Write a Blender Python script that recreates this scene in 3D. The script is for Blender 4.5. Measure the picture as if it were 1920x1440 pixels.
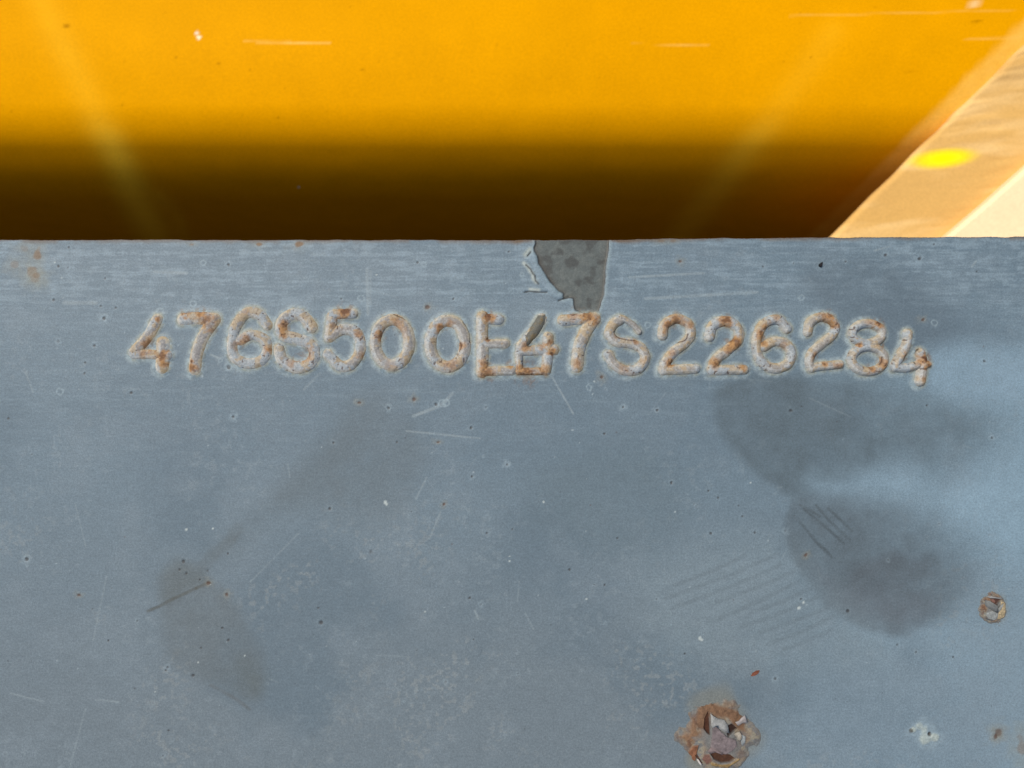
import bpy, math, random
import numpy as np
from mathutils import Vector

# ------------------------------------------------------------------ scene, camera, sky, sun, exposure
S = bpy.context.scene
for o in list(bpy.data.objects):
    bpy.data.objects.remove(o)
C = S.collection
MM = 0.0002                      # metres on the plate for one photograph pixel
D = 26.0 / 36.0 * 1920 * MM      # phone held this far above the plate

cam_d = bpy.data.cameras.new("camera")
cam_d.lens = 26.0
cam_d.sensor_width = 36.0
cam_d.clip_start = 0.01
cam_d.clip_end = 200.0
cam_d.dof.use_dof = True
cam_d.dof.focus_distance = D
cam_d.dof.aperture_fstop = 7.4
cam = bpy.data.objects.new("camera", cam_d)
cam.location = (0, 0, D)
C.objects.link(cam)
S.camera = cam

SUN_FROM = Vector((-0.52, 0.46, 1.12)).normalized()
world = bpy.data.worlds.new("World")
S.world = world
world.use_nodes = True
wn = world.node_tree.nodes
sky = wn.new("ShaderNodeTexSky")
sky.sky_type = 'NISHITA'
sky.sun_disc = False
sky.sun_elevation = math.asin(SUN_FROM.z)
sky.sun_rotation = math.atan2(SUN_FROM.x, SUN_FROM.y)
sky.dust_density = 2.0
wn["Background"].inputs["Strength"].default_value = 0.06
world.node_tree.links.new(sky.outputs[0], wn["Background"].inputs[0])

sun_d = bpy.data.lights.new("sun", 'SUN')
sun_d.energy = 1.5
sun_d.angle = math.radians(10)
sun_d.color = (1.0, 0.93, 0.83)
sun = bpy.data.objects.new("sun", sun_d)
sun.rotation_euler = (-SUN_FROM).to_track_quat('-Z', 'Y').to_euler()
sun.location = (0, 0, 2)
C.objects.link(sun)

S.view_settings.view_transform = 'Standard'
S.view_settings.look = 'None'
S.view_settings.exposure = 1.15
S.view_settings.gamma = 1.0

# ------------------------------------------------------------------ helpers
rng = np.random.default_rng(7)
_tab = np.random.default_rng(11).random((512, 512))

def vn(x, y, cell, seed=0):
    """smooth value noise, 0..1; cell = feature size in metres (or a pair)"""
    cx, cy = cell if isinstance(cell, tuple) else (cell, cell)
    u = x / cx + 37.7 * seed + 1000.0
    v = y / cy + 91.3 * seed + 1000.0
    i = np.floor(u).astype(int); j = np.floor(v).astype(int)
    a = u - i; b = v - j
    a = a * a * (3 - 2 * a); b = b * b * (3 - 2 * b)
    i0 = i % 512; i1 = (i + 1) % 512; j0 = j % 512; j1 = (j + 1) % 512
    return ((_tab[i0, j0] * (1 - a) + _tab[i1, j0] * a) * (1 - b)
            + (_tab[i0, j1] * (1 - a) + _tab[i1, j1] * a) * b)

def fbm(x, y, cell, seed=0, octs=4):
    s = 0; t = 0; w = 1.0
    cx, cy = cell if isinstance(cell, tuple) else (cell, cell)
    for k in range(octs):
        s = s + w * vn(x, y, (cx / 2 ** k, cy / 2 ** k), seed + 3 * k)
        t += w; w *= 0.55
    return s / t

def ss(a, b, x):
    t = np.clip((x - a) / (b - a), 0, 1)
    return t * t * (3 - 2 * t)

def mixc(col, c, m):
    m = np.clip(m, 0, 1)[..., None]
    col *= (1 - m)
    col += m * np.asarray(c, float)

def W(p):
    """photograph pixel on the plate -> metres on the plate"""
    return np.array([(p[0] - 960) * MM, (720 - p[1]) * MM])

def zoomed(ox, oy, k):
    return lambda p: W((ox + p[0] / k, oy + p[1] / k))

def dpoly(x, y, pts):
    """distance to polyline"""
    d = np.full(x.shape, 1e9)
    for a, b in zip(pts[:-1], pts[1:]):
        ex, ey = b[0] - a[0], b[1] - a[1]
        L = ex * ex + ey * ey + 1e-18
        t = np.clip(((x - a[0]) * ex + (y - a[1]) * ey) / L, 0, 1)
        d = np.minimum(d, np.hypot(x - a[0] - t * ex, y - a[1] - t * ey))
    return d

def sdf(x, y, pts):
    """signed distance to closed polygon, negative inside"""
    pts = [np.asarray(p) for p in pts]
    d = dpoly(x, y, pts + [pts[0]])
    ins = np.zeros(x.shape, bool)
    n = len(pts)
    for i in range(n):
        a, b = pts[i], pts[(i + 1) % n]
        if a[1] == b[1]:
            continue
        c = (a[1] > y) != (b[1] > y)
        ins ^= c & (x < (b[0] - a[0]) * (y - a[1]) / (b[1] - a[1]) + a[0])
    return np.where(ins, -d, d)

def smooth_line(pts, n=6):
    pts = [np.asarray(p, float) for p in pts]
    if len(pts) < 3:
        return pts
    P = [2 * pts[0] - pts[1]] + pts + [2 * pts[-1] - pts[-2]]
    out = []
    for i in range(1, len(P) - 2):
        p0, p1, p2, p3 = P[i - 1:i + 3]
        for k in range(n):
            t = k / n
            out.append(0.5 * (2 * p1 + (p2 - p0) * t + (2 * p0 - 5 * p1 + 4 * p2 - p3) * t * t
                              + (3 * p1 - p0 - 3 * p2 + p3) * t ** 3))
    out.append(pts[-1])
    return out

def grid_faces(nx, ny):
    i = np.arange(nx - 1)[None, :]; j = np.arange(ny - 1)[:, None]
    a = (j * nx + i).ravel()
    return np.stack([a, a + 1, a + nx + 1, a + nx], 1)

def mesh_from(name, co, quads, mat, col=None, parent=None, smooth=True):
    me = bpy.data.meshes.new(name)
    nv, nf = len(co), len(quads)
    me.vertices.add(nv)
    me.vertices.foreach_set("co", np.ascontiguousarray(co, np.float32).ravel())
    me.loops.add(nf * 4)
    me.loops.foreach_set("vertex_index", np.ascontiguousarray(quads, np.int32).ravel())
    me.polygons.add(nf)
    me.polygons.foreach_set("loop_start", np.arange(0, nf * 4, 4, dtype=np.int32))
    me.polygons.foreach_set("loop_total", np.full(nf, 4, np.int32))
    me.polygons.foreach_set("use_smooth", np.full(nf, smooth, bool))
    me.update(calc_edges=True)
    if col is not None:
        at = me.color_attributes.new("paint", 'FLOAT_COLOR', 'POINT')
        c4 = np.ones((nv, 4), np.float32); c4[:, :col.shape[1]] = col
        at.data.foreach_set("color", c4.ravel())
    me.materials.append(mat)
    o = bpy.data.objects.new(name, me)
    C.objects.link(o)
    if parent is not None:
        o.parent = parent
    return o

def tag(o, label=None, cat=None, group=None, kind=None):
    for k, v in (("label", label), ("category", cat), ("group", group), ("kind", kind)):
        if v:
            o[k] = v
    return o

# ------------------------------------------------------------------ materials
def material(name, base=None, attr=False, rough=0.6, spec=0.3, grains=(), bumps=(), coat=0.0):
    """grains: (scale, detail, lo, hi, stretch) multiply the colour; bumps: (scale, detail, strength, dist)"""
    m = bpy.data.materials.new(name)
    m.use_nodes = True
    nt = m.node_tree; n = nt.nodes; L = nt.links
    b = n["Principled BSDF"]
    b.inputs["Roughness"].default_value = rough
    b.inputs["Specular IOR Level"].default_value = spec
    b.inputs["Coat Weight"].default_value = coat
    tc = n.new("ShaderNodeTexCoord")
    if attr:
        a = n.new("ShaderNodeAttribute"); a.attribute_name = "paint"
        out = a.outputs["Color"]
    else:
        r = n.new("ShaderNodeRGB"); r.outputs[0].default_value = (*base, 1)
        out = r.outputs[0]
    for sc, det, lo, hi, st in grains:
        mp = n.new("ShaderNodeMapping"); mp.inputs["Scale"].default_value = st
        L.new(tc.outputs["Object"], mp.inputs[0])
        t = n.new("ShaderNodeTexNoise"); t.inputs["Scale"].default_value = sc; t.inputs["Detail"].default_value = det
        L.new(mp.outputs[0], t.inputs["Vector"])
        mr = n.new("ShaderNodeMapRange")
        mr.inputs["From Min"].default_value = 0.3; mr.inputs["From Max"].default_value = 0.7
        mr.inputs["To Min"].default_value = lo; mr.inputs["To Max"].default_value = hi
        L.new(t.outputs["Fac"], mr.inputs["Value"])
        mx = n.new("ShaderNodeMix"); mx.data_type = 'RGBA'; mx.blend_type = 'MULTIPLY'
        mx.inputs["Factor"].default_value = 1.0
        L.new(out, mx.inputs["A"]); L.new(mr.outputs[0], mx.inputs["B"])
        out = mx.outputs["Result"]
    L.new(out, b.inputs["Base Color"])
    prev = None
    for sc, det, stg, dist in bumps:
        t = n.new("ShaderNodeTexNoise"); t.inputs["Scale"].default_value = sc; t.inputs["Detail"].default_value = det
        L.new(tc.outputs["Object"], t.inputs["Vector"])
        bp = n.new("ShaderNodeBump"); bp.inputs["Strength"].default_value = stg; bp.inputs["Distance"].default_value = dist
        L.new(t.outputs["Fac"], bp.inputs["Height"])
        if prev:
            L.new(prev, bp.inputs["Normal"])
        prev = bp.outputs[0]
    if prev:
        L.new(prev, b.inputs["Normal"])
    return m

one = (1, 1, 1)
M_plate = material("grey_primer_paint", attr=True, rough=0.55, spec=0.35,
                   grains=((2600, 2, 0.86, 1.14, one), (1250, 4, 0.86, 1.14, one), (300, 4, 0.95, 1.05, one), (500, 4, 0.985, 1.015, (0.12, 1, 1))),
                   bumps=((2200, 2, 0.25, 0.0002), (500, 3, 0.15, 0.0004)))
M_bead = material("weathered_weld_bead", attr=True, rough=0.75, spec=0.25,
                  grains=((2400, 3, 0.82, 1.16, one), (900, 3, 0.9, 1.1, one)),
                  bumps=((1900, 3, 0.4, 0.0003), (700, 3, 0.3, 0.0005)))
M_yellow = material("yellow_enamel", attr=True, rough=0.5, spec=0.008,
                    grains=((900, 3, 0.935, 1.065, one), (60, 4, 0.97, 1.03, one), (14, 3, 0.97, 1.03, one)),
                    bumps=((900, 2, 0.12, 0.0004),))
M_black = material("dark_scrap", base=(0.012, 0.010, 0.010), rough=0.5)
M_splint = material("rust_scrap", base=(0.16, 0.055, 0.03), rough=0.8, grains=((2500, 2, 0.6, 1.3, one),))

# ------------------------------------------------------------------ the setting behind: ground and concrete
def px_ground(p, z):
    k = MM / D * (D - z)
    return np.array([(p[0] - 960) * k, (720 - p[1]) * k])

GZ = -0.0950
def gap_floor():
    co = np.array([(x, y, -0.292) for y in (-1.2, 1.2) for x in (-1.5, 1.5)])
    o = mesh_from("gap_floor", co, np.array([[0, 1, 3, 2]]), material("dark_soil", base=(0.10, 0.07, 0.045), rough=0.9, spec=0.1,
                  grains=((60, 4, 0.7, 1.2, one),)))
    tag(o, "dark soil at the bottom of the gap", "ground", kind="structure")
gap_floor()

def sand_ground():
    ys = np.concatenate([np.arange(0.0585, 0.29, 0.0009), [0.32, 0.4, 0.6, 1.0]])
    zs = -0.0914 - 2.52 * (0.18 - np.clip(ys, 0.1425, 0.18)) ** 2
    dep = (D - zs) / D
    xl = (320 + ys / dep / MM) * MM * dep + 0.0020 * (fbm(ys, 0 * ys, 0.012, 19, 4) - 0.5)
    ws = np.concatenate([[0, 0, 0.0006, 0.0016, 0.003], np.arange(0.0045, 0.26, 0.0014), [0.28, 0.33, 0.45, 0.8]])
    drop = np.zeros(len(ws)); drop[:5] = (0.18, 0.006, 0.0032, 0.0012, 0.0003)
    x = xl[:, None] + ws[None, :]
    x[:, 0] += 0.105                       # undercut bank
    x[:, 1] += 0.003
    y = ys[:, None] + 0 * x
    xs = ws
    yy = y - 0.10 * x + 0.006 * fbm(x, y, 0.03, 4, 2)
    rip = fbm(x, yy, (0.026, 0.0042), 21, 3)
    z = zs[:, None] + 0.0022 * (rip - 0.5) * (0.15 + 1.1 * ss(.35, .7, fbm(x, y, 0.03, 8, 2))) * (ws > 0.003) - drop[None, :]
    col = np.zeros(x.shape + (3,)); col[:] = (0.64, 0.375, 0.110)
    mixc(col, (0.74, 0.475, 0.18), ss(0.5, 0.75, fbm(x, yy, (0.05, 0.011), 31)))
    mixc(col, (0.57, 0.33, 0.10), 0.5 * ss(0.5, 0.78, fbm(x, yy, (0.04, 0.017), 35)))
    cx, cy = px_ground((1768, 297), GZ)
    a = math.radians(6)
    u = ((x - cx) * math.cos(a) + (y - cy) * math.sin(a)) / 0.0200
    v = (-(x - cx) * math.sin(a) + (y - cy) * math.cos(a)) / 0.0058
    e = np.hypot(u, v) + 0.08 * (fbm(x, y, 0.005, 44) - 0.5)
    mixc(col, (0.88, 0.62, 0.02), 1 - ss(0.55, 1.05, e))
    mixc(col, (0.97, 0.84, 0.0), 1 - ss(0.15, 0.75, e))  # sun glint on the ground, painted as a yellow oval
    m = material("rippled_tan_sand", attr=True, rough=0.85, spec=0.1,
                 grains=((900, 3, 0.94, 1.05, one),), bumps=((400, 3, 0.2, 0.001),))
    o = mesh_from("ground", np.stack([x.ravel(), y.ravel(), z.ravel()], 1), grid_faces(len(xs), len(ys)), m,
                  col.reshape(-1, 3))
    tag(o, "tan rippled sandy ground with a bright yellow oval glint painted into its colour", "ground", kind="structure")
sand_ground()

def concrete_pad():
    a = px_ground((1770, 440), GZ); b = px_ground((1920, 310), GZ)
    d = (b - a) / np.linalg.norm(b - a)
    nrm = np.array([d[1], -d[0]])
    n = 60
    t = np.linspace(-0.062, 1.2, n)
    rnd = np.random.default_rng(5).normal(0, 0.0003, n)
    offs = [(0.0, -0.003), (0.0, 0.0052), (0.0006, 0.0062), (0.002, 0.007), (0.2, 0.007), (0.6, 0.007), (2.0, 0.007)]
    co = []
    for w, h in offs:
        for k in range(n):
            p = a + d * t[k] + nrm * (w + rnd[k] * (w < 0.01))
            co.append((p[0], p[1], GZ + h))
    q = grid_faces(n, len(offs))[:, ::-1]
    m = material("pale_concrete", base=(0.90, 0.67, 0.40), rough=0.9, spec=0.1,
                 grains=((30, 4, 0.93, 1.05, one), (700, 3, 0.95, 1.04, one)), bumps=((300, 4, 0.2, 0.001),))
    o = mesh_from("pavement", np.array(co), q, m, smooth=False)
    tag(o, "pale cream concrete pavement beyond the tan sand", "pavement", kind="structure")
concrete_pad()

# ------------------------------------------------------------------ yellow machine panel below and behind the plate
YB, ZT = 0.134, -0.098        # bend line and level of the top face

def yellow_panel():
    prof = []                             # (Y, Z, nY, nZ)
    y_, z_ = 0.206, ZT + 0.0046
    for Y in (0.9, 0.899, 0.6, 0.4, 0.3, 0.25, 0.22, 0.2075):
        prof.append((Y, ZT + 0.0046 - (0.28 if Y > 0.8995 else 0.0), 0.0, 1.0))
    while z_ > -0.285:
        a0 = 13 * min(1.0, max(0.0, (0.180 - y_) / 0.045))
        if y_ > YB + 0.009:
            a = math.radians(a0)
        elif z_ > -0.30:
            a1 = a0 + 41 * min(1.0, max(0.0, (YB + 0.009 - y_) / 0.019))
            a = math.radians(a1 + 30 * min(1.0, max(0.0, (ZT - 0.004 - z_) / 0.055)) + 3 * min(1.0, max(0.0, (-0.16 - z_) / 0.05)))
        st = 0.0010
        prof.append((y_, z_, -math.sin(a), math.cos(a)))
        y_ -= st * math.cos(a); z_ -= st * math.sin(a)
    prof = np.array(prof)
    ny = len(prof)
    Yp, Zp, nY, nZ = prof.T
    dep = (D - Zp) / D
    # slanted end of the panel
    xe = (600 + (Yp / dep / MM - 280)) * MM * dep + 0.03
    f = np.concatenate([np.linspace(-0.9, -0.30, 12)[:-1], np.arange(-0.30, 0.19, 0.0009)])
    cols = []
    for fx in f:
        cols.append((np.full(ny, fx), Yp, Zp))
    for w in np.linspace(0, 1, 26)[1:]:
        cols.append((0.19 + (xe - 0.19) * w, Yp, Zp))
    r = 0.0035
    for th in np.linspace(0, math.pi / 2, 11)[1:]:
        s, c = math.sin(th), 1 - math.cos(th)
        cols.append((xe + r * s, Yp - nY * r * c, Zp - nZ * r * c))
    cols.append((xe + r, Yp - nY * 0.05, Zp - nZ * 0.05))
    x = np.stack([c[0] for c in cols], 1); y = np.stack([c[1] for c in cols], 1); z = np.stack([c[2] for c in cols], 1)
    nx = len(cols)
    # where each surface point was seen in the photograph, to put its marks at their place
    k = D / (D - z) / MM
    qx, qy = 960 + x * k, 720 - y * k
    s = np.cumsum(np.r_[0, np.hypot(np.diff(Yp), np.diff(Zp))])[:, None] + 0 * x
    col = np.zeros(x.shape + (3,)); col[:] = (0.70, 0.300, 0.0001)
    mixc(col, (0.76, 0.334, 0.0001), .5 * ss(0.35, 0.75, fbm(x, s, 0.18, 3)))
    # diagonal reflections, painted into the colour as lighter streaks
    for pts, wd, st in (([(70, -20), (130, 110), (190, 230), (235, 330), (290, 445)], 30, 1.0),
                        ([(1560, 60), (1470, 190), (1400, 280), (1340, 360), (1270, 450)], 28, 0.55),
                        ([(300, 370), (330, 400), (345, 445)], 14, 0.3)):
        d = dpoly(qx, qy, smooth_line(pts))
        mixc(col, (1.0, 0.58, 0.03), st * (.16 + .72 * ss(200, 300, qy)) * np.exp(-(d / wd) ** 2) * (0.75 + 0.5 * fbm(x, s, 0.02, 9)))
    # line scratches and chips
    for a, b, w, st in (((458, 78), (620, 81), 1.3, .8), ((480, 79), (545, 79), 1.6, .9), ((1185, 82), (1330, 85), 1.2, .5),
                        ((1808, 72), (1915, 71), 1.6, .8), ((1480, 30), (1905, 19), 1.5, .35)):
        d = dpoly(qx, qy, [np.array(a), np.array(b)])
        mixc(col, (0.90, 0.56, 0.14), .6 * st * (1 - ss(w * .5, w * 1.6, d)) * (0.4 + vn(x, s, 0.006, 5)))
    for cx, cy, rr, c in ((369, 62, 4, (.85, .7, .5)), (373, 70, 4, (.95, .9, .6)), (560, 351, 2.4, (.7, .65, .5)),
                          (1828, 8, 8, (.8, .5, .2)), (1833, 12, 5, (.9, .6, .3))):
        mixc(col, c, 1 - ss(rr * .5, rr * 1.3, np.hypot(qx - cx, qy - cy)))
    for cx, cy, rr in ((125, 49, 8), (330, 107, 3), (230, 198, 3), (410, 119, 3), (680, 131, 4), (1830, 40, 6), (1845, 61, 4),
                       (521, 221, 2), (470, 131, 2), (1520, 108, 3), (1742, 168, 2), (186, 225, 2), (1482, 172, 3)):
        mixc(col, (.35, .14, .0), .7 * (1 - ss(rr * .4, rr * 1.2, np.hypot(qx - cx, (qy - cy) * 1.7))))
    edge = (qx - 960) - (600 + (720 - qy - 280))     # distance from the slanted end; light-catching edge painted as a paler band
    mixc(col, (0.92, 0.56, 0.13), .42 * ss(-52, -30, edge + 10 * (fbm(x, s, .01, 13) - .5)) * (.7 + .5 * fbm(x, s, .004, 14)))
    sp = vn(x, s, 0.0016, 61)
    mixc(col, (.45, .18, .0), .55 * ss(.965, .995, sp))
    n2 = fbm(x, s, 0.03, 12)
    hgt = 0.0006 * (fbm(x, s, 0.05, 17, 3) - .5)
    y += nY[:, None] * hgt; z += nZ[:, None] * hgt
    co = np.stack([x.ravel(), y.ravel(), z.ravel()], 1)
    o = mesh_from("yellow_panel", co, grid_faces(nx, ny)[:, ::-1], M_yellow, col.reshape(-1, 3))
    tag(o, "yellow painted machine panel bending down into the dark gap behind the grey plate", "machine panel")
    return o
yellow_panel()

# ------------------------------------------------------------------ the raised characters: strokes in enlarged photograph pixels
R1 = (220, 560, 3.84); R2 = (680, 440, 3.84); R3 = (1100, 560, 4.8); R4 = (1480, 560, 6.4)
def ell(cx, cy, a, b, n=28):
    return [(cx + a * math.cos(t), cy + b * math.sin(t)) for t in np.linspace(0, 2 * math.pi, n + 1)]

# character, zoom, strokes [(points, width)], rust [(x, y, r, strength)], words for the label
CH = [
 ("4", R1, [([(292, 150), (232, 262), (125, 388)], 88), ([(125, 402), (240, 402), (368, 408)], 72), ([(332, 318), (332, 420), (325, 492)], 104)],
  [(225, 330, 60, .8), (330, 420, 62, .95), (200, 395, 50, .6), (345, 470, 35, .7), (300, 150, 22, .8)], "small first digit 4 at the left end of the row"),
 ("7", R1, [([(478, 148), (600, 142), (706, 148)], 96), ([(706, 150), (630, 262), (578, 385), (562, 506)], 96)],
  [(650, 150, 80, .75), (500, 98, 50, 1.0), (600, 100, 50, .8), (550, 500, 40, .9), (545, 450, 20, 1.2), (690, 220, 40, .5)], "digit 7, second in the row"),
 ("6", R1, [([(1085, 190), (1020, 112), (930, 110), (855, 210), (830, 330), (850, 420), (930, 466), (1030, 450), (1085, 380), (1062, 298), (975, 262), (890, 300)], 84)],
  [(930, 290, 55, .75), (880, 330, 40, .6), (1100, 370, 40, .8), (940, 95, 45, .3)], "pale digit 6, third in the row"),
 ("S", R1, [([(1402, 205), (1340, 128), (1250, 118), (1185, 180), (1200, 262), (1300, 292), (1395, 330), (1422, 410), (1370, 482), (1270, 492), (1190, 440), (1165, 365)], 92)],
  [(1210, 200, 50, .95), (1200, 260, 40, .8), (1370, 400, 60, .7), (1300, 430, 40, .9), (1260, 470, 40, .5)], "letter S touching the first digit 6"),
 ("5", R1, [([(1560, 112), (1700, 108)], 78), ([(1552, 122), (1530, 278)], 86), ([(1530, 278), (1618, 224), (1716, 240), (1756, 345), (1705, 460), (1610, 486), (1520, 402)], 84)],
  [(1640, 85, 70, 1.1), (1560, 200, 40, .6), (1740, 250, 45, .7), (1770, 420, 40, .7), (1590, 160, 30, .6)], "digit 5 with a rust-brown top bar"),
 ("0", R2, [(ell(215, 776, 122, 164), 88)], [(130, 730, 50, .95), (250, 640, 60, .6), (200, 930, 60, .3), (290, 700, 50, .4)], "digit 0 right after the 5"),
 ("0", R2, [(ell(614, 786, 126, 166), 92)], [(560, 680, 55, .9), (640, 640, 40, .6), (705, 800, 35, .8), (640, 930, 60, .5)], "digit 0 just before the letter E"),
 ("E", R2, [([(862, 590), (862, 986)], 92), ([(862, 606), (980, 612)], 80), ([(890, 786), (1030, 784)], 70), ([(862, 984), (1080, 980)], 74)],
  [(910, 590, 55, 1.2), (905, 755, 25, 1.0), (880, 930, 50, .7), (900, 1000, 80, .8), (1060, 930, 35, .9)], "letter E with a brown top bar"),
 ("4", R2, [([(1288, 605), (1240, 690), (1140, 810)], 84), ([(1140, 835), (1260, 832), (1378, 830)], 80), ([(1335, 740), (1335, 850), (1320, 976)], 82), ([(1125, 850), (1130, 970)], 60), ([(1120, 985), (1320, 985)], 58)],
  [(1290, 800, 40, .6), (1350, 780, 40, .8), (1360, 850, 35, 1.0), (1180, 1000, 110, .9), (1300, 990, 50, .7), (1180, 800, 50, .6)], "digit 4 with a bare grey chipped stroke beside the E"),
 ("7", R2, [([(1442, 618), (1560, 608), (1668, 604)], 84), ([(1668, 608), (1596, 716), (1552, 845), (1546, 950)], 96)],
  [(1620, 590, 70, .95), (1520, 570, 60, .7), (1680, 620, 40, .8), (1545, 930, 45, .6)], "digit 7 below the bare paint chip"),
 ("S", R3, [([(300, 190), (240, 230), (205, 310), (262, 385), (390, 402), (492, 450), (524, 545), (462, 632), (350, 650), (245, 590), (195, 505)], 98), ([(330, 180), (420, 240), (470, 300)], 60)],
  [(270, 340, 40, .5), (430, 390, 40, .7), (340, 640, 90, .35), (500, 560, 40, .3)], "beige letter S in the right half"),
 ("2", R3, [([(680, 330), (702, 235), (800, 182), (905, 222), (938, 318), (880, 404), (772, 490), (702, 590), (690, 640)], 96), ([(690, 645), (975, 632)], 96)],
  [(800, 190, 90, .8), (720, 240, 50, .8), (690, 300, 30, .5), (740, 580, 50, 1.1), (910, 240, 50, .6), (770, 490, 40, .6)], "first of the two neighbouring digits 2"),
 ("2", R3, [([(1102, 345), (1130, 245), (1240, 200), (1348, 258), (1362, 370), (1272, 456), (1165, 545), (1120, 640)], 98), ([(1120, 645), (1415, 640)], 92)],
  [(1240, 200, 80, 1.0), (1330, 400, 80, 1.0), (1290, 370, 60, .8), (1150, 590, 60, .9), (1400, 620, 40, 1.0), (1260, 460, 50, .7)], "second of the two neighbouring digits 2, the rustier one"),
 ("6", R3, [([(1798, 272), (1715, 192), (1600, 222), (1534, 330), (1528, 475), (1590, 590), (1700, 630), (1805, 590), (1840, 498), (1790, 412), (1690, 385), (1590, 435)], 94)],
  [(1560, 330, 70, 1.1), (1600, 260, 50, .8), (1580, 410, 40, .8), (1700, 160, 50, .4), (1750, 430, 50, .5)], "digit 6 between two digits 2"),
 ("2", R4, [([(212, 402), (245, 285), (370, 222), (498, 262), (545, 350), (500, 450), (380, 545), (265, 650), (232, 765), (262, 832)], 118), ([(262, 828), (420, 808), (595, 790)], 112)],
  [(420, 230, 100, .75), (540, 320, 70, .9), (290, 700, 60, .8), (400, 790, 35, 1.1), (560, 810, 60, .7), (480, 190, 80, .7)], "white edged digit 2 before the 8"),
 ("8", R4, [(ell(925, 420, 178, 118), 112), (ell(935, 728, 198, 148), 116)],
  [(1060, 310, 90, 1.2), (1090, 560, 50, 1.2), (1100, 780, 80, .8), (960, 850, 80, .8), (820, 560, 35, .9), (930, 280, 60, .4)], "digit 8, last but one in the row"),
 ("4", R4, [([(1408, 420), (1400, 540), (1320, 690), (1248, 800)], 124), ([(1248, 832), (1400, 830), (1520, 800)], 112), ([(1560, 660), (1590, 790), (1560, 985)], 138), ([(1590, 770), (1655, 790)], 90)],
  [(1600, 720, 110, 1.25), (1640, 800, 60, .9), (1370, 700, 60, .9), (1570, 960, 60, .5)], "low set digit 4 with a brown blob at the right end"),
]
PREP = []
for ch, Z, strokes, rust, words in CH:
    f = zoomed(*Z)
    k = MM / Z[2]
    sl = []
    for pts, w in strokes:
        P = [f(p) for p in pts]
        if len(pts) > 2:
            P = smooth_line(P, 5)
        sl.append((P, w * k * 0.5))
    allp = np.array([p for P, _ in sl for p in P])
    PREP.append((ch, f, k, sl, rust, words, allp.min(0) - 0.004, allp.max(0) + 0.004))

def bead_t(x, y, sl, grow=1.06):
    """normalised distance to the bead's centre line (1 at its foot) and foot distance in metres"""
    t = np.full(x.shape, 1e9); dm = np.full(x.shape, 1e9)
    wob = 1 + 0.20 * (fbm(x, y, 0.0028, 71, 3) - 0.5)
    for P, r in sl:
        d = dpoly(x, y, P)
        rr = r * grow * wob
        t = np.minimum(t, d / rr)
        dm = np.minimum(dm, d - rr)
    return t, dm

# ------------------------------------------------------------------ the grey plate
YE = (720 - 450) * MM
def edge_y(x):
    px = 960 + x / MM
    py = np.interp(px, [-400, 0, 480, 960, 1180, 1240, 1600, 1920, 2400], [450, 450, 449.5, 450, 449.5, 447.5, 445, 444, 443])
    return (720 - py) * MM + 0.0003 * (fbm(x, 0 * x, 0.005, 83, 4) - 0.5) * 2

ZC = zoomed(940, 440, 8)
CHIP = [ZC(p) for p in [(505, -20), (512, 130), (490, 190), (495, 250), (540, 310), (560, 430), (640, 560), (690, 640), (760, 740), (870, 850), (930, 880),
        (932, 965), (985, 950), (1050, 940), (1080, 960), (1085, 1050), (1108, 1130), (1200, 1170), (1440, 1175), (1465, 1120), (1495, 1010),
        (1540, 900), (1545, 780), (1560, 600), (1556, 560), (1572, 420), (1590, 330), (1605, 220), (1612, -20)]]
LIFT = [ZC(p) for p in [(340, 360), (420, 420), (470, 520), (505, 620), (510, 690), (590, 780), (680, 862), (780, 950), (870, 985), (925, 950), (925, 890),
        (860, 860), (750, 745), (690, 650), (630, 560), (555, 430), (535, 320), (490, 260), (440, 265), (390, 320)]]
CRACK = [[ZC(p) for p in q] for q in ([(440, 262), (395, 315)], [(372, 455), (440, 520), (470, 580), (505, 615)],
         [(350, 862), (430, 850), (560, 862), (680, 862)], [(505, 620), (512, 690), (560, 740)], [(860, 990), (930, 960), (1010, 940)])]

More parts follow.
